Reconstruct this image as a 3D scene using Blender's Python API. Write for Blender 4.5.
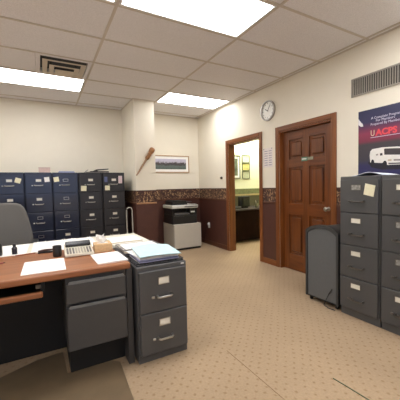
import bpy, bmesh, math, random
from mathutils import Vector, Matrix
random.seed(7)
for o in list(bpy.data.objects): bpy.data.objects.remove(o)
scene = bpy.context.scene
C = scene.collection
PI = math.pi

# ------------------------------------------------------------------ camera, world, exposure
H, XR, YB, CE = 1.264, 3.12, 5.692, 2.771
XL, YN = -3.052, -1.816
YAW, PIT, ROL, FPX = math.radians(28.84), math.radians(-2.82), math.radians(-1.29), 286.4
F = Vector((math.sin(YAW)*math.cos(PIT), math.cos(YAW)*math.cos(PIT), math.sin(PIT)))
R0 = Vector((math.cos(YAW), -math.sin(YAW), 0)); U0 = R0.cross(F)
R = R0*math.cos(ROL) + U0*math.sin(ROL); U = U0*math.cos(ROL) - R0*math.sin(ROL)
cam = bpy.data.cameras.new('camera'); camo = bpy.data.objects.new('camera', cam); C.objects.link(camo)
cam.sensor_width = 36; cam.lens = 36*FPX/400; cam.clip_start = .05
camo.matrix_world = Matrix(((R.x, U.x, -F.x, 0), (R.y, U.y, -F.y, 0), (R.z, U.z, -F.z, H), (0, 0, 0, 1)))
scene.camera = camo
w = bpy.data.worlds.new('sky'); scene.world = w; w.use_nodes = True
w.node_tree.nodes['Background'].inputs[0].default_value = (.45, .62, 1, 1)
w.node_tree.nodes['Background'].inputs[1].default_value = 1.6
vs = scene.view_settings
vs.view_transform = 'Standard'; vs.look = 'None'; vs.gamma = 1; vs.use_curve_mapping = False
vs.exposure = 0.15
LAMP = 9.5            # radiance of the fluorescent lenses

# ------------------------------------------------------------------ materials
def lin(c):
    return tuple(((v/255)/12.92 if v/255 <= .04045 else ((v/255+.055)/1.055)**2.4) for v in c)
MATS = {}
def mat(name, rgb, rough=.5, metal=0, var=.06, scale=30, bump=0, spec=.5, coat=0):
    if name in MATS: return MATS[name]
    m = bpy.data.materials.new(name); m.use_nodes = True
    nt = m.node_tree; b = nt.nodes['Principled BSDF']
    c = lin(rgb)
    b.inputs['Roughness'].default_value = rough; b.inputs['Metallic'].default_value = metal
    b.inputs['Specular IOR Level'].default_value = spec; b.inputs['Coat Weight'].default_value = coat
    tc = nt.nodes.new('ShaderNodeTexCoord'); n = nt.nodes.new('ShaderNodeTexNoise')
    n.inputs['Scale'].default_value = scale; n.inputs['Detail'].default_value = 3
    nt.links.new(tc.outputs['Object'], n.inputs['Vector'])
    r = nt.nodes.new('ShaderNodeValToRGB')
    r.color_ramp.elements[0].position = .3; r.color_ramp.elements[1].position = .7
    r.color_ramp.elements[0].color = (*[v*(1-var) for v in c], 1)
    r.color_ramp.elements[1].color = (*[min(1, v*(1+var)) for v in c], 1)
    nt.links.new(n.outputs['Fac'], r.inputs[0]); nt.links.new(r.outputs[0], b.inputs['Base Color'])
    if bump:
        bp = nt.nodes.new('ShaderNodeBump'); bp.inputs['Strength'].default_value = bump; bp.inputs['Distance'].default_value = .004
        nt.links.new(n.outputs['Fac'], bp.inputs['Height']); nt.links.new(bp.outputs[0], b.inputs['Normal'])
    MATS[name] = m
    return m
def wood(name, dark, light, rough=.35, axis=2, scale=9, stretch=.06, coat=0):
    if name in MATS: return MATS[name]
    m = bpy.data.materials.new(name); m.use_nodes = True
    nt = m.node_tree; b = nt.nodes['Principled BSDF']; b.inputs['Roughness'].default_value = rough
    b.inputs['Coat Weight'].default_value = coat
    tc = nt.nodes.new('ShaderNodeTexCoord'); mp = nt.nodes.new('ShaderNodeMapping')
    s = [scale]*3; s[axis] = scale*stretch; mp.inputs['Scale'].default_value = s
    n = nt.nodes.new('ShaderNodeTexNoise'); n.inputs['Scale'].default_value = 3; n.inputs['Detail'].default_value = 5; n.inputs['Distortion'].default_value = .6
    r = nt.nodes.new('ShaderNodeValToRGB')
    r.color_ramp.elements[0].position = .3; r.color_ramp.elements[1].position = .72
    r.color_ramp.elements[0].color = (*lin(dark), 1); r.color_ramp.elements[1].color = (*lin(light), 1)
    L = nt.links.new
    L(tc.outputs['Object'], mp.inputs[0]); L(mp.outputs[0], n.inputs['Vector']); L(n.outputs['Fac'], r.inputs[0]); L(r.outputs[0], b.inputs['Base Color'])
    MATS[name] = m
    return m
def emit(name, rgb, strength):
    m = bpy.data.materials.new(name); m.use_nodes = True; nt = m.node_tree
    b = nt.nodes['Principled BSDF']; b.inputs['Base Color'].default_value = (.8, .8, .8, 1)
    b.inputs['Emission Color'].default_value = (*rgb, 1)
    n = nt.nodes.new('ShaderNodeTexNoise'); n.inputs['Scale'].default_value = 60
    mr = nt.nodes.new('ShaderNodeMapRange'); mr.inputs['To Min'].default_value = strength*.97; mr.inputs['To Max'].default_value = strength*1.03
    nt.links.new(n.outputs['Fac'], mr.inputs['Value']); nt.links.new(mr.outputs[0], b.inputs['Emission Strength'])
    MATS[name] = m
    return m

WALL = mat('cream wall paint', (232, 225, 209), .75, var=.015, scale=5)
TILE = mat('ceiling tile', (232, 229, 230), .95, var=.10, scale=160, bump=.5)
TEE = mat('ceiling tee', (206, 196, 184), .6, var=.02)
WAINS = mat('maroon wainscot', (78, 45, 37), .5, var=.08, scale=8)
DOORW = wood('door wood', (84, 42, 14), (124, 68, 26), .35, axis=2, coat=.2)
DOORH = wood('door wood rails', (84, 42, 14), (122, 66, 26), .35, axis=1, coat=.2)
TRIM = wood('casing wood', (104, 56, 22), (138, 80, 36), .38, axis=2)
TRIMH = wood('casing wood level', (104, 56, 22), (138, 80, 36), .38, axis=1)
DESKW = wood('desk wood', (132, 80, 49), (164, 106, 67), .32, axis=0, scale=7)
GREY = mat('charcoal cabinet paint', (78, 78, 79), .42, var=.03, scale=12)
GREYE = mat('charcoal cabinet drawer paint', (75, 75, 76), .38, var=.03, scale=12)
NAVY = mat('navy cabinet paint', (38, 41, 54), .26, var=.04, scale=10, coat=.3)
NAVYD = mat('navy drawer paint', (40, 44, 60), .24, var=.04, scale=10, coat=.3)
BLACKC = mat('black cabinet paint', (33, 33, 37), .4, var=.04, scale=10)
BLACKD = mat('black drawer paint', (36, 36, 41), .36, var=.04, scale=10)
BLK = mat('black plastic', (24, 24, 26), .4)
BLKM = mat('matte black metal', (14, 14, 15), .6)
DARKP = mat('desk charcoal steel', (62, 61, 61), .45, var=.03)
CHROME = mat('brushed chrome', (190, 188, 182), .28, metal=1)
BRONZE = mat('dark bronze', (112, 108, 104), .3, metal=.9)
PAPER = mat('white paper', (244, 243, 240), .8, var=.01)
CARD = mat('label card', (226, 222, 208), .8, var=.05)
CREAM = mat('cream plastic', (216, 208, 190), .45)
PALE = mat('pale laminate', (226, 220, 204), .5, var=.03)
WHITEP = mat('white plastic', (228, 228, 224), .4)
YNOTE = mat('yellow sticky note', (236, 232, 202), .8)
LGREY = mat('light grey laminate', (186, 180, 172), .5, var=.02)
FABRIC = mat('grey chair fabric', (108, 106, 103), .95, var=.14, scale=220, bump=.5)
BRASS = mat('brass', (186, 150, 84), .25, metal=1)

def carpet_mat():
    m = bpy.data.materials.new('beige dotted carpet'); m.use_nodes = True; nt = m.node_tree; L = nt.links.new
    b = nt.nodes['Principled BSDF']; b.inputs['Roughness'].default_value = .95; b.inputs['Specular IOR Level'].default_value = .15
    tc = nt.nodes.new('ShaderNodeTexCoord'); mp = nt.nodes.new('ShaderNodeMapping')
    mp.inputs['Rotation'].default_value = (0, 0, PI/4); mp.inputs['Scale'].default_value = (17, 17, 0)
    L(tc.outputs['Object'], mp.inputs[0])
    # slight wobble so the dots look woven
    nz = nt.nodes.new('ShaderNodeTexNoise'); nz.inputs['Scale'].default_value = 28; L(tc.outputs['Object'], nz.inputs['Vector'])
    v = nt.nodes.new('ShaderNodeTexVoronoi'); v.voronoi_dimensions = '2D'; v.inputs['Randomness'].default_value = .22; v.inputs['Scale'].default_value = 1
    L(mp.outputs[0], v.inputs['Vector'])
    add = nt.nodes.new('ShaderNodeMath'); add.operation = 'MULTIPLY_ADD'; add.inputs[1].default_value = .35
    L(nz.outputs['Fac'], add.inputs[0]); L(v.outputs['Distance'], add.inputs[2])
    r = nt.nodes.new('ShaderNodeValToRGB'); e = r.color_ramp.elements
    e[0].position = .22; e[0].color = (*lin((149, 125, 97)), 1); e[1].position = .40; e[1].color = (*lin((168, 145, 118)), 1)
    L(add.outputs[0], r.inputs[0])
    n2 = nt.nodes.new('ShaderNodeTexNoise'); n2.inputs['Scale'].default_value = 1.4; n2.inputs['Detail'].default_value = 4; L(tc.outputs['Object'], n2.inputs['Vector'])
    n3 = nt.nodes.new('ShaderNodeTexNoise'); n3.inputs['Scale'].default_value = 70; n3.inputs['Detail'].default_value = 4; L(tc.outputs['Object'], n3.inputs['Vector'])
    mr = nt.nodes.new('ShaderNodeMapRange'); mr.inputs['To Min'].default_value = .80; mr.inputs['To Max'].default_value = 1.16; L(n2.outputs['Fac'], mr.inputs['Value'])
    mr3 = nt.nodes.new('ShaderNodeMapRange'); mr3.inputs['To Min'].default_value = .78; mr3.inputs['To Max'].default_value = 1.22; L(n3.outputs['Fac'], mr3.inputs['Value'])
    mu = nt.nodes.new('ShaderNodeMath'); mu.operation = 'MULTIPLY'; L(mr.outputs[0], mu.inputs[0]); L(mr3.outputs[0], mu.inputs[1])
    vm = nt.nodes.new('ShaderNodeVectorMath'); vm.operation = 'SCALE'; L(r.outputs[0], vm.inputs[0]); L(mu.outputs[0], vm.inputs['Scale'])
    L(vm.outputs[0], b.inputs['Base Color'])
    bp = nt.nodes.new('ShaderNodeBump'); bp.inputs['Strength'].default_value = .4; bp.inputs['Distance'].default_value = .004
    L(n3.outputs['Fac'], bp.inputs['Height']); L(bp.outputs[0], b.inputs['Normal'])
    return m
CARPET = carpet_mat()
def border_mat():
    m = bpy.data.materials.new('floral wallpaper border'); m.use_nodes = True; nt = m.node_tree; L = nt.links.new
    b = nt.nodes['Principled BSDF']; b.inputs['Roughness'].default_value = .7
    tc = nt.nodes.new('ShaderNodeTexCoord')
    v = nt.nodes.new('ShaderNodeTexVoronoi'); v.inputs['Scale'].default_value = 15; L(tc.outputs['Object'], v.inputs['Vector'])
    n = nt.nodes.new('ShaderNodeTexNoise'); n.inputs['Scale'].default_value = 18; n.inputs['Detail'].default_value = 2; n.inputs['Distortion'].default_value = 2
    L(tc.outputs['Object'], n.inputs['Vector'])
    r = nt.nodes.new('ShaderNodeValToRGB'); e = r.color_ramp.elements
    e[0].position = .42; e[0].color = (*lin((66, 40, 33)), 1); e[1].position = .64; e[1].color = (*lin((186, 152, 112)), 1)
    e2 = r.color_ramp.elements.new(.54); e2.color = (*lin((92, 60, 46)), 1)
    L(n.outputs['Fac'], r.inputs[0])
    mx = nt.nodes.new('ShaderNodeMixRGB'); mx.blend_type = 'MULTIPLY'; mx.inputs[0].default_value = .35
    L(r.outputs[0], mx.inputs[1]); L(v.outputs['Distance'], mx.inputs[2]); L(mx.outputs[0], b.inputs['Base Color'])
    return m
BORDER = border_mat()

# ------------------------------------------------------------------ mesh helpers
class MB:
    """collects shapes for ONE mesh"""
    def __init__(s): s.bm = bmesh.new()
    def box(s, x0, x1, y0, y1, z0, z1, bev=0, seg=1):
        t = bmesh.new(); bmesh.ops.create_cube(t, size=1)
        for v in t.verts: v.co = Vector(((x0+x1)/2+v.co.x*(x1-x0), (y0+y1)/2+v.co.y*(y1-y0), (z0+z1)/2+v.co.z*(z1-z0)))
        if bev: bmesh.ops.bevel(t, geom=t.edges[:], offset=bev, segments=seg, affect='EDGES', profile=.5)
        return s.merge(t)
    def merge(s, t):
        me = bpy.data.meshes.new('t'); t.to_mesh(me); t.free(); s.bm.from_mesh(me); bpy.data.meshes.remove(me); return s
    def prism(s, pts, y0, y1, bev=0, seg=2):
        """outline in (x, z), extruded from y0 to y1"""
        t = bmesh.new(); n = len(pts)
        a = [t.verts.new((x, y0, z)) for x, z in pts]; b = [t.verts.new((x, y1, z)) for x, z in pts]
        t.faces.new(a); t.faces.new(b[::-1])
        for i in range(n): t.faces.new((a[i], b[i], b[(i+1) % n], a[(i+1) % n]))
        bmesh.ops.recalc_face_normals(t, faces=t.faces[:])
        if bev:
            es = [e for e in t.edges if abs(e.verts[0].co.y-e.verts[1].co.y) < 1e-6]
            bmesh.ops.bevel(t, geom=es, offset=bev, segments=seg, affect='EDGES', profile=.5)
        return s.merge(t)
    def flat(s, pts, z0, z1, bev=0):
        """outline in (x, y), extruded from z0 to z1"""
        t = bmesh.new(); n = len(pts)
        a = [t.verts.new((x, y, z0)) for x, y in pts]; b = [t.verts.new((x, y, z1)) for x, y in pts]
        t.faces.new(a); t.faces.new(b[::-1])
        for i in range(n): t.faces.new((a[i], b[i], b[(i+1) % n], a[(i+1) % n]))
        bmesh.ops.recalc_face_normals(t, faces=t.faces[:])
        if bev:
            es = [e for e in t.edges if abs(e.verts[0].co.z-e.verts[1].co.z) < 1e-6]
            bmesh.ops.bevel(t, geom=es, offset=bev, segments=2, affect='EDGES', profile=.5)
        return s.merge(t)
    def tube(s, pts, r, seg=8):
        t = bmesh.new(); pts = [Vector(p) for p in pts]; rings = []
        rs = r if isinstance(r, (list, tuple)) else [r]*len(pts)
        for i, p in enumerate(pts):
            d = (pts[min(i+1, len(pts)-1)] - pts[max(i-1, 0)]).normalized()
            a = d.cross(Vector((0, 0, 1)) if abs(d.z) < .9 else Vector((1, 0, 0))).normalized(); b = d.cross(a)
            rings.append([t.verts.new(p + (a*math.cos(2*PI*k/seg) + b*math.sin(2*PI*k/seg))*rs[i]) for k in range(seg)])
        for i in range(len(rings)-1):
            for k in range(seg): t.faces.new((rings[i][k], rings[i][(k+1) % seg], rings[i+1][(k+1) % seg], rings[i+1][k]))
        t.faces.new(rings[0]); t.faces.new(rings[-1])
        bmesh.ops.recalc_face_normals(t, faces=t.faces[:])
        return s.merge(t)
    def lathe(s, prof, seg=24, m=None):
        t = bmesh.new(); rings = []
        for r, z in prof:
            rings.append([t.verts.new((r*math.cos(2*PI*k/seg), r*math.sin(2*PI*k/seg), z)) for k in range(seg)])
        for i in range(len(rings)-1):
            for k in range(seg): t.faces.new((rings[i][k], rings[i][(k+1) % seg], rings[i+1][(k+1) % seg], rings[i+1][k]))
        t.faces.new(rings[0]); t.faces.new(rings[-1])
        bmesh.ops.recalc_face_normals(t, faces=t.faces[:])
        if m is not None: bmesh.ops.transform(t, matrix=m, verts=t.verts[:])
        return s.merge(t)
    def mesh(s, name, material, smooth=False):
        me = bpy.data.meshes.new(name); s.bm.to_mesh(me); s.bm.free()
        me.materials.append(material)
        if smooth:
            for p in me.polygons: p.use_smooth = True
            try: me.set_sharp_from_angle(angle=math.radians(40))
            except Exception: pass
        return me
    def build(s, name, material, parent=None, loc=(0, 0, 0), smooth=False):
        return put(name, s.mesh(name, material, smooth), parent, loc)
def put(name, me, parent=None, loc=(0, 0, 0), rot=(0, 0, 0)):
    o = bpy.data.objects.new(name, me); C.objects.link(o); o.parent = parent; o.location = loc; o.rotation_euler = rot
    return o
def tag(o, label, cat, group=None):
    o['label'] = label; o['category'] = cat
    if group: o['group'] = group
    return o
def thing(name, label, cat, loc=(0, 0, 0), rz=0, group=None):
    o = put(name, None, None, loc, (0, 0, rz)); o.empty_display_size = .1
    return tag(o, label, cat, group)
def struct(o): o['kind'] = 'structure'; return o
def box(x0, x1, y0, y1, z0, z1, bev=0, seg=1): return MB().box(x0, x1, y0, y1, z0, z1, bev, seg)
def text(s, size, material, parent, loc, rot, name='lettering', squeeze=1, thick=.0004, bold=0):
    cu = bpy.data.curves.new('t', 'FONT'); cu.body = s; cu.size = size; cu.extrude = thick; cu.resolution_u = 3; cu.offset = bold
    o = bpy.data.objects.new('t', cu); C.objects.link(o)
    dg = bpy.context.evaluated_depsgraph_get(); me = bpy.data.meshes.new_from_object(o.evaluated_get(dg))
    bpy.data.objects.remove(o)
    me.materials.clear(); me.materials.append(material); me.name = name
    t = put(name, me, parent, loc, rot); t.scale = (squeeze, 1, 1)
    return t

# ------------------------------------------------------------------ room shell
X2, Y2N = 6.0, 2.6       # the room beyond the doorway
D1 = (2.30, 3.185)       # closed door opening (y)
D2 = (3.625, 4.517)      # open doorway (y)
DT = 2.04
WT = .13
struct(box(XL-.1, X2+.1, YN-.1, YB+.1, -.1, 0).build('floor', CARPET))
wr = struct(MB().box(XR, XR+WT, YN, D1[0], 0, CE).box(XR, XR+WT, D1[1], D2[0], 0, CE).box(XR, XR+WT, D2[1], YB, 0, CE)
            .box(XR, XR+WT, D1[0], D1[1], DT, CE).box(XR, XR+WT, D2[0], D2[1], DT, CE).build('wall_right', WALL))
wb = struct(box(XL, XR, YB, YB+.1, 0, CE).build('wall_back', WALL))
wl = struct(box(XL-.1, XL, YN, YB+.1, 0, CE).build('wall_left', WALL))
WX0, WX1, WZ0, WZ1 = -1.5, 1.3, .95, 2.25
wn = struct(MB().box(XL, WX0, YN-.12, YN, 0, CE).box(WX1, XR+WT, YN-.12, YN, 0, CE).box(WX0, WX1, YN-.12, YN, 0, WZ0).box(WX0, WX1, YN-.12, YN, WZ1, CE).build('wall_near', WALL))
# unseen window added behind the photographer for a bluish sheen on the cabinets
glass = bpy.data.materials.new('added window glass'); glass.use_nodes = True
nt = glass.node_tree; nt.nodes.clear()
go = nt.nodes.new('ShaderNodeOutputMaterial'); gm = nt.nodes.new('ShaderNodeMixShader'); gt = nt.nodes.new('ShaderNodeBsdfTransparent'); gg = nt.nodes.new('ShaderNodeBsdfGlossy')
gg.inputs['Roughness'].default_value = .02; gm.inputs[0].default_value = .06
nt.links.new(gt.outputs[0], gm.inputs[1]); nt.links.new(gg.outputs[0], gm.inputs[2]); nt.links.new(gm.outputs[0], go.inputs[0])
win = struct(MB().box(WX0, WX1, YN-.1, YN-.03, WZ0, WZ0+.05).box(WX0, WX1, YN-.1, YN-.03, WZ1-.05, WZ1).box(WX0, WX0+.05, YN-.1, YN-.03, WZ0+.05, WZ1-.05)
             .box(WX1-.05, WX1, YN-.1, YN-.03, WZ0+.05, WZ1-.05).box(-.125, -.075, YN-.1, YN-.03, WZ0+.05, WZ1-.05).build('added_window_1', TRIMH))
box(WX0+.05, -.125, YN-.07, YN-.064, WZ0+.05, WZ1-.05).build('pane', glass, win)
box(-.075, WX1-.05, YN-.07, YN-.064, WZ0+.05, WZ1-.05).build('pane', glass, win)

# column standing proud of the back wall
CX0, CX1, CY = 1.424, 1.79, 4.865
col = struct(box(CX0, CX1, CY, YB, 0, CE).build('wall_column', WALL))

# wainscot, border, rail and baseboard on each stretch of wall
BZ0, BZ1 = .99, 1.205
DKRAIL = wood('dark rail wood', (70, 38, 26), (98, 58, 38), .4, axis=0)
def dado(parent, axis, plane, a, b, out, rail=None, base=None):
    """axis: the direction the stretch runs along; out: sign of the side that faces the room"""
    def slab(t, z0, z1, bev=0):
        p0, p1 = sorted((plane, plane + out*t))
        return box(p0, p1, a, b, z0, z1, bev) if axis == 'y' else box(a, b, p0, p1, z0, z1, bev)
    slab(.006, .09, BZ0).build('wainscot_panel', WAINS, parent)
    slab(.004, BZ0, BZ1).build('wallpaper_border', BORDER, parent)
    slab(.014, BZ0-.022, BZ0+.006, .003).build('rail_moulding', rail or DKRAIL, parent)
    slab(.007, BZ1-.018, BZ1+.004, .002).build('border_edge', mat('dark edge strip', (74, 44, 36), .6), parent)
    slab(.016, 0, .09, .004).build('baseboard', base or DKRAIL, parent)
CAS = .068
TRIMX = wood('casing wood across', (104, 56, 22), (138, 80, 36), .38, axis=0)
dado(wr, 'y', XR, D2[1]+CAS, YB-.016, -1)
dado(wr, 'y', XR, D1[1]+CAS, D2[0]-CAS, -1, None, TRIMH)
dado(wr, 'y', XR, YN+.02, D1[0]-CAS, -1)
dado(wb, 'x', YB, CX1, XR, -1)
dado(wb, 'x', YB, XL, CX0-.016, -1)
dado(col, 'x', CY, CX0, CX1, -1, wood('tan rail wood', (150, 108, 70), (178, 134, 92), .4, axis=0))
dado(col, 'y', CX0, CY, YB, -1)

# ceiling: slab above, lay-in tiles and tees below it
GX = [XL, -1.832, -.612, .608, 1.828, 3.048, XR]
GY = [2.454+.61*k for k in range(-7, 6)] + [YB]
LIGHTS = {(2, 6): 0, (3, 6): 0, (2, 10): 0, (4, 10): 0, (2, 2): 0, (4, 2): 0, (0, 2): 0, (0, 6): 0, (0, 10): 0, (4, 4): 0}
VENT = (2, 9)
cl = struct(box(XL, XR+WT, YN, YB+.1, CE+.12, CE+.2).build('ceiling', mat('plenum', (120, 116, 110), .9)))
tile_cache = {}
for i in range(len(GX)-1):
    for j in range(len(GY)-1):
        if (i, j) in LIGHTS: continue
        x0, x1, y0, y1 = GX[i], GX[i+1], GY[j], GY[j+1]
        if (i, j) == VENT: x0 = x0 + .61
        if (i, j) == VENT:
            box(GX[i]-x0, -.0, -(y1-y0)/2+0, (y1-y0)/2, .003, .018).build('ceiling_tile', TILE, cl, (x0, (y0+y1)/2, CE)); continue
        key = (round(x1-x0, 3), round(y1-y0, 3))
        if key not in tile_cache:
            a, b = key[0]/2, key[1]/2
            tile_cache[key] = box(-a+.002, a-.002, -b+.002, b-.002, .003, .018, .002).mesh('ceiling_tile', TILE)
        put('ceiling_tile', tile_cache[key], cl, ((x0+x1)/2, (y0+y1)/2, CE))
for x in GX[1:-1]: box(-.012, .012, YN, YB, -.004, .002).build('ceiling_tee', TEE, cl, (x, 0, CE))
for y in GY[1:-1]: box(XL, XR, -.012, .012, -.0035, .002).build('ceiling_tee', TEE, cl, (0, y, CE))
for nm, m in (('r', (XR-.022, XR, YN, YB)), ('b', (XL, XR, YB-.022, YB)), ('l', (XL, XL+.022, YN, YB)), ('n', (XL, XR, YN, YN+.022))):
    box(*m, CE-.006, CE+.002).build('wall_angle', TEE, cl)
for m in ((CX0-.02, CX0, CY-.02, YB), (CX0, CX1+.02, CY-.02, CY)): box(*m, CE-.006, CE+.002).build('wall_angle', TEE, cl)

LENS = emit('lit fluorescent lens', (1, .99, .985), LAMP)
for (i, j) in LIGHTS:
    x0, x1, y0, y1 = GX[i], GX[i+1], GY[j], GY[j+1]
    if i == 0: x0 = x1-1.2
    lab = {(3, 6): 'large bright fluorescent ceiling panel nearest the camera, at top centre', (2, 6): 'fluorescent ceiling panel cut by the top edge of the photo',
           (2, 10): 'fluorescent ceiling panel beside the louvred vent above the dark cabinets', (4, 10): 'fluorescent ceiling panel above the copier and framed picture', (2, 2): 'fluorescent ceiling panel overhead behind the camera, in line with the vent',
           (4, 2): 'fluorescent ceiling panel behind the camera beside the right wall', (0, 2): 'fluorescent ceiling panel in the far left corner behind the camera',
           (0, 6): 'fluorescent ceiling panel along the left wall level with the desk', (0, 10): 'fluorescent ceiling panel along the left wall by the back wall', (4, 4): 'fluorescent ceiling panel above the right wall, nearest beyond the frame'}[(i, j)]
    t = thing('ceiling_light', lab, 'ceiling light', ((x0+x1)/2, (y0+y1)/2, CE), 0, 'recessed fluorescent panels')
    a, b = (x1-x0)/2-.014, (y1-y0)/2-.014
    MB().box(-a, a, -b, -b+.018, -.003, .03).box(-a, a, b-.018, b, -.003, .03).box(-a, -a+.018, -b+.018, b-.018, -.003, .03).box(a-.018, a, -b+.018, b-.018, -.003, .03).build('frame', WHITEP, t)
    box(-a+.018, a-.018, -b+.018, b-.018, .002, .008).build('lens', LENS, t)
    box(-a+.01, a-.01, -b+.01, b-.01, .03, .09).build('housing', WHITEP, t)

# louvred air diffuser beside the left-hand light
vt = thing('ceiling_vent', 'rectangular louvred air diffuser in the ceiling beside a light panel', 'vent', ((-.002+.608)/2, (GY[9]+GY[10])/2, CE))
VM = mat('vent enamel', (206, 192, 172), .5, var=.02)
def ring(hx, hy, z, wd, drop, mb=None):
    t = bmesh.new()
    o = [t.verts.new((sx*hx, sy*hy, z-drop)) for sx, sy in ((-1, -1), (1, -1), (1, 1), (-1, 1))]
    n = [t.verts.new((sx*(hx-wd), sy*(hy-wd), z)) for sx, sy in ((-1, -1), (1, -1), (1, 1), (-1, 1))]
    o2 = [t.verts.new((v.co.x, v.co.y, v.co.z+.004)) for v in o]; n2 = [t.verts.new((v.co.x, v.co.y, v.co.z+.004)) for v in n]
    for k in range(4):
        l = (k+1) % 4
        t.faces.new((o[k], o[l], n[l], n[k])); t.faces.new((o2[k], n2[k], n2[l], o2[l])); t.faces.new((o[k], o2[k], o2[l], o[l])); t.faces.new((n[k], n[l], n2[l], n2[k]))
    bmesh.ops.recalc_face_normals(t, faces=t.faces[:])
    return MB().merge(t)
VX = .303
MB().box(-VX, VX, -VX, -.255, -.004, .012).box(-VX, VX, .255, VX, -.004, .012).box(-VX, -.255, -.255, .255, -.004, .012).box(.255, VX, -.255, .255, -.004, .012).build('frame', TILE, vt)
box(-.255, .255, -.255, .255, .05, .07).build('duct_back', BLKM, vt)
for h, z in ((.235, -.022), (.165, -.05)): ring(h, h, z, .055, .008).build('louver', VM, vt)
box(-.10, .10, -.10, .10, -.082, -.074, .003).build('centre_plate', VM, vt)
for sx in (-1, 1): box(sx*.14-.004, sx*.14+.004, -.004, .004, -.05, .05).build('louver_stem', BLKM, vt)

# ------------------------------------------------------------------ doors
def casing(parent, y0, y1, plane, out):
    a, b = sorted((plane, plane + out*.018))
    box(a, b, y0-CAS, y0, 0, DT+CAS, .004).build('casing', TRIM, parent)
    box(a, b, y1, y1+CAS, 0, DT+CAS, .004).build('casing', TRIM, parent)
    box(a, b, y0, y1, DT, DT+CAS, .004).build('casing', TRIMH, parent)
def jambs(parent, y0, y1):
    box(XR, XR+WT, y0, y0+.02, 0, DT).build('jamb', TRIM, parent)
    box(XR, XR+WT, y1-.02, y1, 0, DT).build('jamb', TRIM, parent)
    box(XR, XR+WT, y0+.02, y1-.02, DT-.02, DT).build('jamb', TRIMH, parent)
d2 = struct(put('door_2', None)); d2['label'] = 'open wood-cased doorway leading to the bright yellow-green room'
casing(d2, *D2, XR, -1); casing(d2, *D2, XR+WT, 1); jambs(d2, *D2)
d1 = struct(put('door_1', None)); d1['label'] = 'closed six-panel brown wooden door'
casing(d1, *D1, XR, -1); casing(d1, *D1, XR+WT, 1); jambs(d1, *D1)
lx0, lx1 = XR+.055, XR+.095
ya, yb, zt = D1[0]+.022, D1[1]-.022, DT-.022
st, mid = .115, (ya+yb)/2
rails = [(.006, .24), (.82, .98), (1.50, 1.62), (zt-.12, zt)]
for y0, y1 in ((ya, ya+st), (mid-.055, mid+.055), (yb-st, yb)): box(lx0, lx1, y0, y1, .006, zt, .002).build('stile', DOORW, d1)
for z0, z1 in rails:
    for y0, y1 in ((ya+st, mid-.055), (mid+.055, yb-st)): box(lx0+.0005, lx1, y0, y1, z0, z1, .002).build('rail', DOORH, d1)
for (z0, z1) in ((.24, .82), (.98, 1.50), (1.62, zt-.12)):
    for y0, y1 in ((ya+st, mid-.055), (mid+.055, yb-st)):
        MB().box(lx0+.02, lx1-.006, y0, y1, z0, z1).box(lx0+.004, lx0+.021, y0+.035, y1-.035, z0+.035, z1-.035, .015).build('panel', DOORW, d1)
MB().lathe([(.027, 0), (.027, .006), (.011, .01), (.011, .035), (.026, .045), (.03, .06), (.024, .072), (.005, .076)], 20, Matrix.Translation((lx0, ya+.065, .935)) @ Matrix.Rotation(-PI/2, 4, 'Y')).build('door_knob', CHROME, d1, smooth=True)
# plate on the door's middle stile
pl = thing('door_plate', 'small green and silver plate fixed high on the closed wooden door', 'sign', (lx0, mid-.0, 1.60))
box(-.006, 0, -.03, .075, -.028, .028, .003).build('plate', mat('green enamel', (92, 130, 108), .4), pl)
box(-.01, 0, -.125, -.035, -.018, .022, .004).build('clip', mat('dull silver', (150, 150, 130), .35, metal=.6), pl)
box(-.008, -.006, -.015, .06, -.006, .01).build('mark', WHITEP, pl)

# ------------------------------------------------------------------ room beyond the doorway
W2 = mat('pale yellow-green wall', (240, 240, 208), .75, var=.01)
struct(box(XR+WT, X2, YB, YB+.1, 0, CE).build('wall_office_back', W2))
struct(box(X2, X2+.1, Y2N, YB+.1, 0, CE).build('wall_office_side', W2))
struct(box(XR+WT, X2, Y2N-.1, Y2N, 0, CE).build('wall_office_near', W2))
struct(box(XR+WT, X2, Y2N-.1, YB+.1, CE, CE+.08).build('ceiling_office', TILE))
ob = struct(box(XR+WT, X2, YB-.006, YB, .0, .99).build('trim_1', mat('olive wainscot', (92, 88, 62), .6)))
struct(box(XR+WT, X2, YB-.008, YB, .99, 1.17).build('trim_2', mat('green border paper', (112, 116, 78), .6, var=.25, scale=20)))
struct(box(XR+WT, X2, YB-.016, YB, 1.0, 1.04, .004).build('trim_3', mat('pale rail', (176, 156, 110), .5)))
t = thing('ceiling_light', 'added unseen ceiling panel lighting the yellow-green office beyond the doorway', 'ceiling light', (4.5, 5.37, CE))  # lamp added out of view to brighten the office
MB().box(-.6, .6, -.3, -.28, -.03, 0).box(-.6, .6, .28, .3, -.03, 0).box(-.6, -.58, -.28, .28, -.03, 0).box(.58, .6, -.28, .28, -.03, 0).build('frame', WHITEP, t)
box(-.58, .58, -.28, .28, -.02, -.012).build('lens', emit('lit office lens', (1, .99, .84), LAMP*3.2), t)
DKW = mat('dark office wood', (34, 19, 13), .8, var=.3, scale=6, spec=.1)
t = thing('office_desk', 'dark wooden desk in the room beyond the doorway', 'desk', (4.3, 5.03, 0))
box(-1.0, 1.0, -.03, .64, .70, .735, .006).build('desk_top', mat('dark desk top', (60, 50, 48), .4), t)
box(-.97, .97, 0, .025, .04, .70).build('front_panel', DKW, t)
for s in (-1, 1): box(s*.985-.015, s*.985+.015, -.01, .62, 0, .70).build('side_panel', DKW, t)
t = thing('desk_monitor', 'black box-like monitor on the office desk beyond the doorway', 'monitor', (4.03, 5.2, .735))
box(-.13, .13, -.02, .10, .03, .27, .012).build('screen_housing', BLK, t)
box(-.115, .115, -.024, -.019, .05, .25).build('screen', mat('dead screen', (14, 15, 18), .15), t)
box(-.07, .07, -.02, .10, 0, .03, .004).build('foot', BLK, t)
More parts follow.
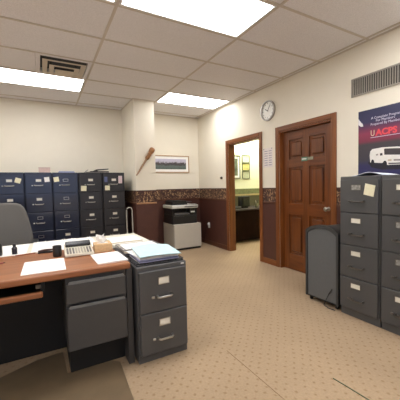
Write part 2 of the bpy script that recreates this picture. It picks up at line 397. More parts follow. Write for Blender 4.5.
t = thing('desk_phone', 'dark telephone beside the monitor on the office desk', 'telephone', (3.72, 5.12, .735))
MB().prism([(-.09, 0), (.09, 0), (.09, .06), (-.09, .04)], -.08, .1, .006).build('base', BLK, t)
MB().tube([(-.08, -.06, .06), (-.07, -.03, .08), (-.07, .05, .08), (-.08, .08, .06)], [.02, .014, .014, .02]).build('handset', BLKM, t)
t = thing('paper_tray', 'white paper tray at the right end of the office desk', 'tray', (4.62, 5.12, .735))
MB().box(-.12, .12, -.1, .14, 0, .01).box(-.12, .12, -.1, -.092, .01, .05).box(-.12, -.112, -.092, .14, .01, .05).box(.112, .12, -.092, .14, .01, .05).build('tray', WHITEP, t)
box(-.1, .1, -.085, .13, .01, .04).build('papers', PAPER, t)
t = thing('desk_clutter', 'small grey cup with pens on the office desk', 'cup', (4.32, 5.14, .735))
MB().lathe([(.035, 0), (.04, .1), (.036, .1), (.032, .01)], 16).build('cup', mat('olive cup', (120, 120, 96), .4), t, smooth=True)
for k, (dx, dy) in enumerate(((.01, .01), (-.015, 0), (.0, -.014))): MB().tube([(dx*.4, dy*.4, .01), (dx*2, dy*2, .17)], .004, 6).build('pen', [BLK, WHITEP, BLK][k], t)
def wallframe(name, label, cat, x0, x1, z0, z1, y, fw, fm, mm, pm, mw, group=None):
    t = thing(name, label, cat, ((x0+x1)/2, y, z0), 0, group); a, h = (x1-x0)/2, z1-z0
    MB().box(-a, a, -.02, 0, 0, fw).box(-a, a, -.02, 0, h-fw, h).box(-a, -a+fw, -.02, 0, fw, h-fw).box(a-fw, a, -.02, 0, fw, h-fw).build('frame', fm, t)
    box(-a+fw, a-fw, -.010, -.002, fw, h-fw).build('mount', mm, t)
    p = box(-a+fw+mw, a-fw-mw, -.012, -.0101, fw+mw, h-fw-mw).build('picture', pm, t)
    return t
FRB = mat('dark green frame', (84, 92, 66), .4)
SAGE = mat('sage print', (150, 160, 140), .6, var=.5, scale=9)
wallframe('framed_picture', 'large dark-framed print on the yellow-green wall, half hidden by the doorway', 'picture', 3.95, 4.27, 1.42, 1.98, YB, .022, FRB, PAPER, mat('dark landscape print', (96, 104, 84), .6, var=.7, scale=7), .05)
for k, (nm, c) in enumerate((('lowest', (196, 200, 168)), ('middle', (216, 206, 130)), ('topmost', (222, 226, 200)))):
    z = 1.42+k*.195
    wallframe('framed_certificate', f'{nm} of three small stacked frames on the yellow-green wall', 'picture', 4.33, 4.56, z, z+.185, YB, .012, FRB, mat(f'mount {k}', c, .7), mat(f'certificate {k}', tuple(int(v*.93) for v in c), .7, var=.2, scale=30), .03, 'three small stacked frames')

# ------------------------------------------------------------------ filing cabinets
def drawer_kit(key, w_, h_, dm, hm, zl, zh, lw=.075):
    """meshes of a drawer front and its fittings; origin at the bottom middle of the drawer front"""
    k = {}
    k['drawer'] = MB().box(-w_/2, w_/2, -.02, .01, 0, h_, .004).mesh('drawer', dm)
    z = h_*zl; a, b = lw/2, (.026 if lw > .08 else .021)
    k['label_frame'] = MB().box(-a, a, -.024, -.02, z-b, z-b+.005).box(-a, a, -.024, -.02, z+b-.005, z+b).box(-a, -a+.005, -.024, -.02, z-b+.005, z+b-.005).box(a-.005, a, -.024, -.02, z-b+.005, z+b-.005).mesh('label_frame', hm)
    k['label_card'] = MB().box(-a+.005, a-.005, -.0215, -.02, z-b+.005, z+b-.005).mesh('label_card', CARD)
    k['label_blank'] = MB().box(-a+.005, a-.005, -.0215, -.02, z-b+.005, z+b-.005).mesh('label_card', mat('smudged label', (150, 148, 142), .6, var=.4, scale=80))
    k['label_empty'] = MB().box(-a+.005, a-.005, -.0205, -.02, z-b+.005, z+b-.005).mesh('label_card', dm)
    z = h_*zh
    k['handle'] = MB().tube([(-.055, -.02, z+.006), (-.053, -.042, z+.002), (-.043, -.05, z), (.043, -.05, z), (.053, -.042, z+.002), (.055, -.02, z+.006)], .0075, 8).mesh('handle', hm, True)
    k['latch'] = MB().box(-.095, -.073, -.03, -.02, z-.007, z+.009, .003).mesh('latch', hm)
    return k
def cabinet(label, loc, rz, w_, d_, h_, n, kit, bm_, plinth, top, cards, group, lab_dx=0):
    t = thing('file_cabinet', label, 'cabinet', loc, rz, group)
    MB().box(-w_/2, w_/2, 0, d_, plinth, h_, .005).box(-w_/2+.004, w_/2-.004, .012, d_-.01, 0, plinth).build('body', bm_, t)
    ph = (h_-top-plinth)/n
    for i in range(n):
        d = put('drawer', kit['drawer'], t, (0, 0, plinth+ph*(n-1-i)+.004))
        put('handle', kit['handle'], d); put('latch', kit['latch'], d)
        put('label_frame', kit['label_frame'], d, (lab_dx, 0, 0))
        put('label_card', kit[cards[i]], d, (lab_dx, 0, 0))
    return t
CW, CA = 'label_card', 'label_blank'
# tall five-drawer row against the back wall
bh, bd, by = 1.525, .63, YB-.65
ph5 = (bh-.035-.05)/5
kn = drawer_kit('navy', .343, ph5-.008, NAVYD, CHROME, .70, .42)
kb = drawer_kit('black', .343, ph5-.008, BLACKD, CHROME, .70, .42)
E_ = 'label_empty'
rows = [('leftmost tall navy five-drawer file cabinet, partly behind the grey chair', kn, NAVY, [CW]*5),
        ('second navy five-drawer file cabinet from the left, pale notes on top drawer', kn, NAVY, [CW, CW, E_, E_, CW]),
        ('third five-drawer file cabinet from the left, navy, next to black ones', kn, NAVY, [E_, E_, E_, CW, CW]),
        ('black five-drawer file cabinet in the row, second from the column', kb, BLACKC, [CW]*5),
        ('black five-drawer file cabinet at the right end beside the column', kb, BLACKC, [CW]*5)]
edges = [-.601, -.226, .149, .524, .900, 1.275]
for i, (lab, kit, bm_, cards) in enumerate(rows):
    cabinet(lab, ((edges[i]+edges[i+1])/2, by, 0), 0, .371, bd, bh, 5, kit, bm_, .05, .035, cards, 'tall dark cabinets along the back wall')
# paper notes stuck on them
def note(x, z, w_, h_, tilt, m, label, group='notes stuck on the dark cabinets'):
    o = MB().prism([(-w_/2, -h_/2), (w_/2, -h_/2), (w_/2, h_/2), (-w_/2, h_/2)], -.0015, 0).build('sticky_note', m, None, (x, by-.0245, z)); o.rotation_euler = (math.radians(4), tilt, 0)
    tag(o, label, 'note', group)
zt5 = bh-.035-ph5
note(-.305, zt5+ph5*.70, .075, .075, .3, YNOTE, 'tilted cream note on top drawer of leftmost navy cabinet')
note(.075, zt5+ph5*.74, .07, .075, -.1, PAPER, 'pale note at right of top drawer on second navy cabinet')
note(.205, zt5+ph5*.74, .075, .075, -.15, YNOTE, 'cream note at left of top drawer on third navy cabinet')
note(.60, zt5+ph5*.22, .085, .085, .05, YNOTE, 'square cream note low on the left black cabinet top drawer')
note(.975, zt5+ph5*.22, .08, .08, 0, YNOTE, 'square cream note low on the right-end black cabinet top drawer')
note(.955, zt5+ph5*.72, .05, .09, 0, mat('blue note', (92, 100, 140), .7), 'narrow blue sticker at left of right-end cabinet top drawer')
note(1.195, zt5+ph5*.70, .065, .13, 0, mat('pink note', (224, 204, 208), .7), 'tall pinkish sheet at right of right-end cabinet top drawer')
# things on top of the row
t = thing('card_box', 'small pinkish carton on top of the second navy cabinet', 'box', (.05, by+.1, bh))
box(-.08, .08, -.05, .06, 0, .07, .003).build('carton', mat('pinkish card', (206, 180, 172), .8), t); box(-.082, .082, -.052, .062, .07, .082, .002).build('lid', mat('pinkish lid', (196, 168, 162), .8), t)
t = thing('folder_pile', 'thin pile of bluish folders lying on the third navy cabinet', 'folders', (.36, by+.12, bh))
for k in range(3): box(-.12+.006*k, .12-.004*k, -.1, .2, .008*k, .008*k+.007).build('folder', mat('blue folder', (150, 156, 190), .7), t)
t = thing('paper_punch', 'black paper punch on a wire rack atop the black cabinets', 'punch', (.83, by+.12, bh))
MB().tube([(-.18, -.05, .012), (.2, -.05, .012)], .004, 6).tube([(-.18, .12, .012), (.2, .12, .012)], .004, 6).tube([(-.18, -.05, .012), (-.14, -.05, .05), (-.14, .12, .05), (-.18, .12, .012)], .003, 6).tube([(.2, -.05, .012), (.2, .12, .012)], .004, 6).tube([(-.17, -.05, 0), (-.17, -.05, .012)], .004, 6).tube([(.19, -.05, 0), (.19, -.05, .012)], .004, 6).tube([(.19, .12, 0), (.19, .12, .012)], .004, 6).tube([(-.17, .12, 0), (-.17, .12, .012)], .004, 6).build('rack', BRONZE, t)
MB().prism([(-.1, .016), (.2, .016), (.2, .03), (-.1, .03)], -.03, .06, .003).build('base', BLK, t)
MB().prism([(-.06, .03), (.0, .06), (.2, .075), (.2, .06), (.02, .04), (.02, .03)], -.02, .05, .003).build('lever', BLK, t)

# two four-drawer cabinets by the right-hand wall
ph4 = (1.32-.03-.075)/4
kg = drawer_kit('grey', .352, ph4-.008, GREYE, BRONZE, .77, .34, .098)
g4 = 'grey four-drawer cabinets on the right'
CY1, CFX = 1.757, 2.505
cabinet('grey four-drawer file cabinet beside the wooden door, cream note on top drawer', (CFX, CY1-.19, 0), -PI/2, .378, .60, 1.32, 4, kg, GREY, .075, .03, [CA, CW, CW, CW], g4, -.02)
cabinet('grey four-drawer file cabinet cut off by the right edge of the photo', (CFX, CY1-.19-.382, 0), -PI/2, .378, .60, 1.32, 4, kg, GREY, .075, .03, [CW, CA, CA, CW], g4, -.02)
nt_ = MB().prism([(-.045, -.05), (.045, -.05), (.045, .05), (-.045, .05)], -.001, .0005).build('sticky_note', YNOTE, None, (CFX-.026, CY1-.295, 1.195)); nt_.rotation_euler = (math.radians(5), .22, -PI/2)
tag(nt_, 'tilted cream note stuck on the top drawer of the grey cabinet beside the door', 'note')
def sheet(name, label, cat, x0, x1, y0, y1, z, m, rz=0, curl=None, th=.002, group=None):
    """one sheet (or thin pile) with its middle lifted by curl(u, v)"""
    nx, ny = 8, 8; t = bmesh.new(); g = []
    cx, cy = (x0+x1)/2, (y0+y1)/2
    for lay in (0, th):
        g.append([[t.verts.new((x0-cx+(x1-x0)*i/nx, y0-cy+(y1-y0)*j/ny, lay+(curl(i/nx, j/ny) if curl else 0))) for j in range(ny+1)] for i in range(nx+1)])
    for i in range(nx):
        for j in range(ny):
            t.faces.new((g[0][i][j], g[0][i][j+1], g[0][i+1][j+1], g[0][i+1][j])); t.faces.new((g[1][i][j], g[1][i+1][j], g[1][i+1][j+1], g[1][i][j+1]))
    for i in range(nx):
        t.faces.new((g[0][i][0], g[0][i+1][0], g[1][i+1][0], g[1][i][0])); t.faces.new((g[0][i][ny], g[1][i][ny], g[1][i+1][ny], g[0][i+1][ny]))
    for j in range(ny):
        t.faces.new((g[0][0][j], g[1][0][j], g[1][0][j+1], g[0][0][j+1])); t.faces.new((g[0][nx][j], g[0][nx][j+1], g[1][nx][j+1], g[1][nx][j]))
    bmesh.ops.recalc_face_normals(t, faces=t.faces[:])
    o = MB().merge(t).build(name, m, None, (cx, cy, z), True); o.rotation_euler = (0, 0, rz)
    return tag(o, label, cat, group) if label else o
sheet('paper_sheet', 'bluish-white curled sheets lying on top of the grey cabinets', 'paper', CFX+.03, CFX+.33, 1.36, 1.66, 1.32, mat('bluish paper', (214, 222, 236), .7), .05, lambda u, v: .03*math.sin(PI*v)**2*(1-.3*u), .004)

# rolling bin with arched frame, next to the cabinets
t = thing('rolling_bin', 'grey cabinet-like bin with black arched frame on casters beside grey cabinets', 'bin', (CFX-.0, 1.967, 0), -PI/2)
def arch(hw, z0, zs, zp, n=14):
    p = [(-hw, z0), (hw, z0)]
    for k in range(n+1):
        a = -1+2*k/n; p.append((-a*hw, zs+(zp-zs)*(1-abs(a)**2.6)))
    return p
FRM = mat('dark bin plastic', (52, 53, 54), .5)
BODYB = mat('bin grey panel', (92, 94, 95), .55, var=.03)
MB().prism(arch(.188, .06, .745, .81), .03, .36, .006).build('body', FRM, t)
MB().prism(arch(.176, .055, .738, .80), .0, .03, .004).build('front_panel', BODYB, t)
fr = bmesh.new()
op, ip = arch(.197, .05, .765, .83), arch(.174, .05, .736, .798)
op = op[1:]+op[:1]; ip = ip[1:]+ip[:1]
vo = [[fr.verts.new((x, y, z)) for x, z in op] for y in (-.012, .05)]; vi = [[fr.verts.new((x, y, z)) for x, z in ip] for y in (-.012, .05)]
for k in range(len(op)-1):
    fr.faces.new((vo[0][k], vo[0][k+1], vi[0][k+1], vi[0][k])); fr.faces.new((vo[1][k], vi[1][k], vi[1][k+1], vo[1][k+1]))
    fr.faces.new((vo[0][k], vo[1][k], vo[1][k+1], vo[0][k+1])); fr.faces.new((vi[0][k], vi[0][k+1], vi[1][k+1], vi[1][k]))
for k in (0, len(op)-1): fr.faces.new((vo[0][k], vi[0][k], vi[1][k], vo[1][k]))
bmesh.ops.recalc_face_normals(fr, faces=fr.faces[:])
MB().merge(fr).build('arched_frame', FRM, t)
box(-.185, .185, .0, .35, .045, .062, .004).build('base_plate', BLKM, t)
for sx in (-.155, .155):
    for yy in (.035, .31):
        c = MB().lathe([(.012, -.012), (.022, -.009), (.022, .009), (.012, .012)], 14, Matrix.Translation((sx, yy, .022)) @ Matrix.Rotation(PI/2, 4, 'Y')).build('caster', BLK, t)
        box(sx-.017, sx+.017, yy-.012, yy+.012, .034, .048).build('caster_fork', BLKM, c)
MB().tube([(.13, -.012, .20), (.10, -.016, .15), (.07, -.022, .08), (.05, -.03, .02), (.1, -.03, .006), (.17, -.022, .006)], .005, 6).build('power_cord', BLK, t, smooth=True)

# ------------------------------------------------------------------ wall fittings on the right wall
t = thing('wall_clock', 'round silver-rimmed wall clock high between the two doors', 'clock', (XR, 3.41, 2.40))
RM = Matrix.Rotation(-PI/2, 4, 'Y')
MB().lathe([(.155, 0), (.155, .02), (.148, .034), (.135, .034), (.130, .02), (.130, .004)], 40, RM).build('rim', mat('clock rim', (160, 156, 150), .3, metal=.7), t, smooth=True)
MB().lathe([(.131, .004), (.131, .012)], 40, RM).build('face', mat('clock face', (236, 235, 228), .35, var=.02), t)
for k in range(12):
    a = k*PI/6; l = .022 if k % 3 == 0 else .014
    o = box(-.0138, -.0122, -.0035, .0035, .098, .098+l).build('hour_mark', BLKM, t); o.rotation_euler = (a, 0, 0)
for nm, l, a, wd in (('hour_hand', .065, math.radians(-62), .005), ('minute_hand', .095, math.radians(35), .0035)):
    o = box(-.0165, -.0145, -wd, wd, -.015, l).build(nm, BLKM, t); o.rotation_euler = (a, 0, 0)
t = thing('wall_notice', 'white printed notice sheet on the wall between the two doors', 'notice', (XR, 3.43, 1.53))
box(-.002, 0, -.105, .105, 0, .30).build('sheet', mat('notice paper', (226, 218, 214), .8), t)
INK = mat('grey ink', (160, 152, 166), .8)
for k in range(7):
    for s in (0, 1):
        box(-.0026, -.002, -.085+s*.09, -.02+s*.09+.015*((k*3+s) % 3)*.5, .03+.036*k, .043+.036*k).build('printed_line', INK, t)
for y in (-.095, .085): box(-.003, -.002, y, y+.012, .28, .295).build('tape', BLKM, t)
t = thing('temperature_control', 'small dark round control knob on the cream wall left of open doorway', 'control', (XR, 4.74, 1.41))
box(-.006, 0, -.035, .035, -.05, .05, .002).build('plate', WALL, t)
MB().lathe([(.026, 0), (.028, .02), (.02, .034), (.004, .038)], 18, Matrix.Translation((-.006, 0, 0)) @ RM).build('knob', mat('dark bronze knob', (74, 66, 54), .4), t, smooth=True)
t = thing('wall_outlet', 'white wall outlet with plug low on the maroon wainscot', 'outlet', (XR-.0062, 5.27, .42))
box(-.005, 0, -.037, .037, -.06, .06, .002).build('plate', WHITEP, t); box(-.035, -.005, -.02, .02, .0, .04, .004).build('plug', WHITEP, t)
MB().tube([(-.034, 0, .02), (-.05, .02, 0), (-.05, .08, -.1), (-.035, .16, -.3), (-.03, .2, -.4)], .004, 6).build('cord', BLK, t, smooth=True)
t = thing('wall_vent', 'long grey grille with vertical blades high on the right wall', 'vent', (XR, 1.60, 2.22))
GV = mat('grille grey', (150, 144, 134), .5, var=.05)
MB().box(-.014, 0, -.445, .445, 0, .014).box(-.014, 0, -.445, .445, .186, .20).box(-.014, 0, -.445, -.43, .014, .186).box(-.014, 0, .43, .445, .014, .186).build('frame', GV, t)
box(-.002, 0, -.43, .43, .014, .186).build('duct_back', mat('grille shade backing', (60, 58, 54), .8), t)  # dark sheet stands in for the shade behind the blades
blade = box(-.013, -.003, -.0045, .0045, .014, .186).mesh('blade', GV)
for k in range(36): put('blade', blade, t, (0, -.42+k*.024, 0), (0, 0, .25))

# poster: flat printed sheet
PX = XR-.003
t = thing('wall_poster', 'navy and crimson poster with white van above the grey cabinets', 'poster', (PX, 1.965, 1.30))
def flatm(name, rgb): return mat(name, rgb, .45, var=.04, scale=20)
PW, PH = .72, .742
POS = bpy.data.materials.new('poster print'); POS.use_nodes = True
nt = POS.node_tree; b = nt.nodes['Principled BSDF']; b.inputs['Roughness'].default_value = .4
tc = nt.nodes.new('ShaderNodeTexCoord'); sp = nt.nodes.new('ShaderNodeSeparateXYZ'); mr = nt.nodes.new('ShaderNodeMapRange'); mr.inputs['From Max'].default_value = PH
rp = nt.nodes.new('ShaderNodeValToRGB'); e = rp.color_ramp.elements
e[0].position = 0; e[0].color = (*lin((40, 40, 92)), 1); e[1].position = 1; e[1].color = (*lin((40, 42, 78)), 1)
for p_, c in ((.2, (44, 42, 88)), (.27, (58, 54, 66)), (.50, (62, 56, 62)), (.55, (122, 40, 66)), (.66, (136, 44, 76)), (.76, (84, 42, 80)), (.82, (44, 42, 82))):
    k = e.new(p_); k.color = (*lin(c), 1)
nt.links.new(tc.outputs['Object'], sp.inputs[0]); nt.links.new(sp.outputs['Z'], mr.inputs['Value']); nt.links.new(mr.outputs[0], rp.inputs[0]); nt.links.new(rp.outputs[0], b.inputs['Base Color'])
box(0, .003, -PW, 0, 0, PH).build('sheet', POS, t)
TR = (PI/2, 0, -PI/2)     # lettering that faces -x and reads along -y
LAV = flatm('lavender ink', (206, 204, 226)); RED = flatm('red ink', (226, 72, 84)); WINK = flatm('white ink', (232, 228, 222)); GOLD = flatm('pale gold ink', (226, 206, 176))
text('A Complete Program', .036, LAV, t, (-.0006, -.14, .632), TR, squeeze=.95)
text('For Members', .036, LAV, t, (-.0006, -.19, .600), TR, squeeze=.95)
text('Prepared By Members', .036, LAV, t, (-.0006, -.135, .566), TR, squeeze=.95)
text('U', .088, GOLD, t, (-.0006, -.135, .455), TR, 'emblem', .72)
text('ACPS', .088, RED, t, (-.0006, -.192, .455), TR, squeeze=1.0, bold=.004)
box(-.0008, 0, -.60, -.135, .436, .441).build('rule', LAV, t)
def pshape(name, pts, m, off): # pts in (distance along the poster, height)
    return MB().flat([(-z, -u) for u, z in pts], -off, -off+.0004).mesh(name, m)
def pput(name, pts, m, off):
    tb = bmesh.new(); a = [tb.verts.new((-off, -u, z)) for u, z in pts]; b2 = [tb.verts.new((0, -u, z)) for u, z in pts]
    n = len(pts); tb.faces.new(a); tb.faces.new(b2[::-1])
    for i in range(n): tb.faces.new((a[i], b2[i], b2[(i+1) % n], a[(i+1) % n]))
    bmesh.ops.recalc_face_normals(tb, faces=tb.faces[:]); return MB().merge(tb).build(name, m, t)
pput('van_shadow', [(.11, .17), (.15, .12), (.26, .09), (.60, .08), (.62, .14), (.52, .18), (.13, .20)], flatm('dark van shadow', (24, 24, 42)), .0006)
pput('van_body', [(.135, .175), (.128, .25), (.135, .295), (.155, .315), (.26, .322), (.40, .312), (.50, .298), (.535, .225), (.56, .20), (.56, .13), (.31, .135), (.29, .165), (.25, .16)], WINK, .0010)
pput('windscreen', [(.280, .243), (.276, .303), (.29, .306), (.40, .296), (.49, .284), (.525, .222), (.43, .228)], flatm('dark glass print', (62, 54, 58)), .0014)
pput('side_window', [(.236, .238), (.236, .262), (.26, .264), (.262, .238)], flatm('dark glass print', (62, 54, 58)), .0014)
pput('side_window', [(.195, .243), (.195, .258), (.217, .260), (.217, .243)], flatm('mid grey print', (150, 140, 138)), .0014)
pput('grille_print', [(.37, .172), (.37, .19), (.53, .182), (.53, .164)], flatm('mid grey print', (150, 140, 138)), .0014)
pput('headlight_print', [(.315, .175), (.315, .192), (.35, .191), (.35, .174)], flatm('tan print', (196, 176, 150)), .0014)
pput('bumper_print', [(.32, .143), (.32, .156), (.55, .146), (.55, .133)], flatm('dark bumper', (84, 78, 88)), .0014)
for cu, cz, ru, rz in ((.16, .165, .018, .04), (.285, .14, .022, .042)):
    pput('wheel_print', [(cu+ru*math.cos(a*PI/8), cz+rz*math.sin(a*PI/8)) for a in range(16)], flatm('tyre print', (24, 22, 32)), .0018)
pput('torn_corner', [(.002, .60), (.002, .665), (.02, .635), (.05, .60), (.055, .575), (.03, .575)], flatm('white tape', (226, 222, 224)), .0016)

# ------------------------------------------------------------------ copier corner
t = thing('copier_stand', 'pale grey cabinet on the floor under the black copier', 'cabinet', (2.515, 5.10, 0))
MB().box(-.30, .30, .0, .55, .035, .515, .006).build('body', LGREY, t)
box(-.295, .295, -.018, 0, .045, .505, .004).build('door', mat('light grey door', (196, 190, 180), .5, var=.02), t)
box(-.29, .29, .01, .54, 0, .035).build('plinth', BLKM, t)
t = thing('copier', 'black office copier with white top band on the grey stand', 'copier', (2.485, 5.15, .515))
t.scale = (1.10, 1.06, 1.15)
box(-.25, .25, 0, .42, 0, .16, .008).build('paper_drawer_unit', BLK, t)
box(-.235, .235, -.012, 0, .02, .14, .004).build('paper_drawer', mat('copier drawer black', (34, 34, 37), .35), t)
MB().box(-.24, .24, .16, .42, .16, .27, .004).box(-.25, -.20, 0, .16, .16, .27, .004).box(.10, .25, 0, .16, .16, .27, .004).build('engine_body', BLK, t)
box(-.20, .10, .01, .16, .162, .185, .003).build('output_tray', mat('copier grey', (110, 110, 112), .4), t)
box(-.265, .265, -.03, .43, .27, .325, .012, 2).build('scanner_band', mat('copier white', (214, 214, 210), .4), t)
MB().prism([(-.02, .0), (.26, .0), (.26, .012), (-.02, .012)], 0, .03).build('panel_trim', BLK, t, (0, -.034, .29))
box(.02, .24, -.028, .06, .325, .335, .004).build('control_panel', mat('panel grey', (150, 150, 150), .4), t)
MB().prism([(-.22, 0), (.10, 0), (.06, .07), (-.18, .085), (-.22, .06)], .07, .42, .01).build('document_feeder', BLK, t, (0, 0, .325))
box(-.1, .2, .08, .34, .36, .372, .003).build('feeder_tray', mat('copier drawer black', (34, 34, 37), .35), t)
for k in range(4): box(.06+.04*k, .085+.04*k, -.02, .0, .335, .34).build('button', WHITEP, t)
box(.12, .2, -.004, .0, .19, .215).build('badge', WHITEP, t)

# framed panorama on the back wall
PAN = bpy.data.materials.new('panorama print'); PAN.use_nodes = True
nt = PAN.node_tree; L = nt.links.new; b = nt.nodes['Principled BSDF']; b.inputs['Roughness'].default_value = .5
tc = nt.nodes.new('ShaderNodeTexCoord'); sp = nt.nodes.new('ShaderNodeSeparateXYZ'); L(tc.outputs['Object'], sp.inputs[0])
n1 = nt.nodes.new('ShaderNodeTexNoise'); n1.inputs['Scale'].default_value = 22; n1.inputs['Detail'].default_value = 5; L(tc.outputs['Object'], n1.inputs['Vector'])
ma = nt.nodes.new('ShaderNodeMath'); ma.operation = 'MULTIPLY_ADD'; ma.inputs[1].default_value = .12; L(n1.outputs['Fac'], ma.inputs[0]); L(sp.outputs['Z'], ma.inputs[2])
rp = nt.nodes.new('ShaderNodeValToRGB'); e = rp.color_ramp.elements
e[0].position = .13; e[0].color = (*lin((70, 84, 80)), 1); e[1].position = .33; e[1].color = (*lin((190, 186, 206)), 1)
for p_, c in ((.20, (96, 108, 104)), (.235, (66, 62, 66)), (.262, (80, 72, 74)), (.285, (176, 172, 190))):
    k = e.new(p_); k.color = (*lin(c), 1)
L(ma.outputs[0], rp.inputs[0]); L(rp.outputs[0], b.inputs['Base Color'])
wallframe('framed_panorama', 'thin wood-framed panoramic field photograph on the back wall above the copier', 'picture', 1.90, 2.87, 1.56, 1.925, YB, .018, mat('tan picture frame', (176, 142, 104), .5), PAPER, PAN, .055)

# carved club hung slantwise on the column
t = thing('wooden_club', 'carved brown wooden club hung slantwise on the column', 'club', (0, CY-.05, 0))
a, b_ = Vector((1.425, 0, 1.465)), Vector((1.74, 0, 1.945)); dv = (b_-a)
prof = [(0, .012), (.1, .014), (.3, .016), (.55, .019), (.60, .024)]
MB().tube([a+dv*u for u, _ in prof], [r for _, r in prof], 10).build('shaft', wood('pale stick wood', (130, 100, 74), (170, 136, 104), .5, axis=2), t, smooth=True)
prof = [(.58, .022), (.61, .036), (.66, .040), (.70, .032), (.75, .040), (.80, .034), (.84, .042), (.90, .050), (.95, .048), (.985, .036), (1, .012)]
MB().tube([a+dv*u for u, _ in prof], [r for _, r in prof], 12).build('carved_head', mat('carved brown wood', (146, 100, 60), .6, var=.5, scale=24, bump=.6), t, smooth=True)
MB().tube([a+dv*.75+Vector((0, .02, 0)), a+dv*.75+Vector((0, .05, 0))], .006, 6).build('nail', BRASS, t)

# tubular cart folded between the black cabinets and the column
t = thing('hand_cart', 'pale tubular cart handle standing between black cabinets and column', 'cart', (1.275, 4.80, 0))
CG = mat('pale tube', (176, 174, 164), .4)
MB().tube([(-.045, 0, .1), (-.045, 0, .88), (-.035, 0, .91), (-.01, 0, .925), (.02, 0, .925), (.04, 0, .91), (.05, 0, .88), (.05, 0, .1)], .009, 10).build('handle_tube', CG, t, smooth=True)
box(.033, .067, -.014, .014, .10, .50, .004).build('sleeve', CG, t); box(-.062, -.028, -.014, .014, .10, .50, .004).build('sleeve', CG, t)
box(-.08, .085, -.16, .01, .02, .035, .003).build('toe_plate', CG, t); box(-.06, .065, -.012, .012, .035, .12, .004).build('axle_block', BLKM, t)
for s in (-.075, .08):
    MB().lathe([(.03, -.012), (.05, -.01), (.05, .01), (.03, .012)], 18, Matrix.Translation((s, .03, .05)) @ Matrix.Rotation(PI/2, 4, 'Y')).build('wheel', BLK, t)

# ------------------------------------------------------------------ desk
DZ = .735; DF, DB = 1.985, 2.745; DX1 = .525; DX0 = -1.20
t = thing('office_desk', 'wood-topped charcoal steel desk with drawer pedestal in the left foreground', 'desk', (0, DF, 0))
dd = DB-DF
MB().box(DX0, DX1, 0, dd, DZ-.042, DZ, .010, 3).build('desk_top', DESKW, t)
box(DX1-.03, DX1+.01, .015, dd-.01, .0, DZ-.042, .002).build('end_panel', DARKP, t)
box(DX0+.01, DX0+.04, .015, dd-.01, 0, DZ-.042, .002).build('end_panel', DARKP, t)
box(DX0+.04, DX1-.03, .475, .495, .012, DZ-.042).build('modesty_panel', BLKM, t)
PXA, PXB = .105, .493
MB().box(PXA, PXB, .03, .47, .205, DZ-.042).build('pedestal', DARKP, t)
box(PXA+.015, PXB, .13, .46, 0, .205).build('pedestal_shade_block', BLKM, t)  # black block added to stand in for the shadow below the pedestal
for z0, z1 in ((.213, .508), (.523, .668)):
    d = MB().box(PXA+.004, PXB-.004, .0, .03, z0, z1-.02, .003).build('drawer', mat('desk drawer steel', (68, 67, 67), .42, var=.03), t)
    MB().prism([(PXA+.012, 0), (PXB-.012, 0), (PXB-.022, .018), (PXA+.022, .018)], 0, .012, .003).build('pull', mat('pull lip grey', (112, 112, 112), .4), d, (0, .002, z1-.02))
# pull-out writing shelf with wooden nose
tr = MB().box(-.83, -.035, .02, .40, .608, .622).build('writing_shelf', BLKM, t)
MB().box(-.84, -.022, -.008, .03, .602, .636, .008, 2).build('shelf_nose', DESKW, tr)
for x in (-.85, -.02): box(x-.008, x+.008, .03, .47, .625, DZ-.042).build('shelf_runner', BLKM, t)
box(-.06, -.03, .012, .03, .655, .68, .003).build('latch', BRONZE, t)

# pale table joined behind the desk
TZ = .72; TF, TB, TX1 = 2.755, 3.36, .945
t = thing('pale_table', 'long pale laminate table standing behind the wooden desk', 'table', (0, TF, 0))
box(DX0, TX1, 0, TB-TF, TZ-.03, TZ, .006, 2).build('table_top', PALE, t)
for x in (DX0+.05, TX1-.05):
    for y in (.05, TB-TF-.05): MB().tube([(x, y, 0), (x, y, TZ-.03)], .018, 10).build('leg', CHROME, t)
MB().box(DX0+.05, TX1-.05, .045, .06, TZ-.10, TZ-.03).build('apron', LGREY, t)

# two-drawer cabinet at the end of the desk
ph2 = (.70-.03-.06)/2
k2 = drawer_kit('grey two', .362, ph2-.008, GREYE, CHROME, .74, .36, .085)
cabinet('grey two-drawer file cabinet at the end of the desk with papers on top', (.745, 1.945, 0), 0, .385, .70, .70, 2, k2, GREY, .06, .03, [CW, CW], None)
o = box(-.012, .012, -.002, 0, -.005, .005).build('maker_badge', WHITEP, None, (.905, 1.9445, .685)); tag(o, 'tiny pale badge at the top corner of the two-drawer cabinet', 'badge')

# ------------------------------------------------------------------ papers and trays
WIRE = mat('wire tray black', (40, 40, 46), .4)
def wire_tray(label, x0, x1, y0, y1, z, h_, m=WIRE):
    t = thing('wire_tray', label, 'tray', ((x0+x1)/2, (y0+y1)/2, z), 0, 'wire letter trays'); a, b = (x1-x0)/2, (y1-y0)/2
    for zz, nm in ((.004, 'base_wire'), (h_, 'rim_wire')):
        MB().tube([(-a, -b, zz), (a, -b, zz), (a, b, zz), (-a, b, zz), (-a, -b, zz)], .004, 6).build(nm, m, t)
    pts = [(-a+2*a*k/6, s*b) for k in range(7) for s in (-1, 1)] + [(s*a, -b+2*b*k/6) for k in range(1, 6) for s in (-1, 1)]
    wm = MB().tube([(0, 0, .004), (0, 0, h_)], .0022, 5).mesh('side_wire', m)
    for x, y in pts: put('side_wire', wm, t, (x, y, 0))
    fm = MB().tube([(0, -b, .004), (0, b, .004)], .002, 5).mesh('floor_wire', m)
    for k in range(1, 8): put('floor_wire', fm, t, (-a+2*a*k/8, 0, 0))
    return t
wire_tray('black wire tray of papers on the two-drawer cabinet, nearest the camera', .565, .925, 1.975, 2.31, .70, .018)
wire_tray('middle wire tray of papers on the two-drawer cabinet', .565, .915, 2.355, 2.635, .70, .045, mat('grey wire', (150, 148, 150), .4))
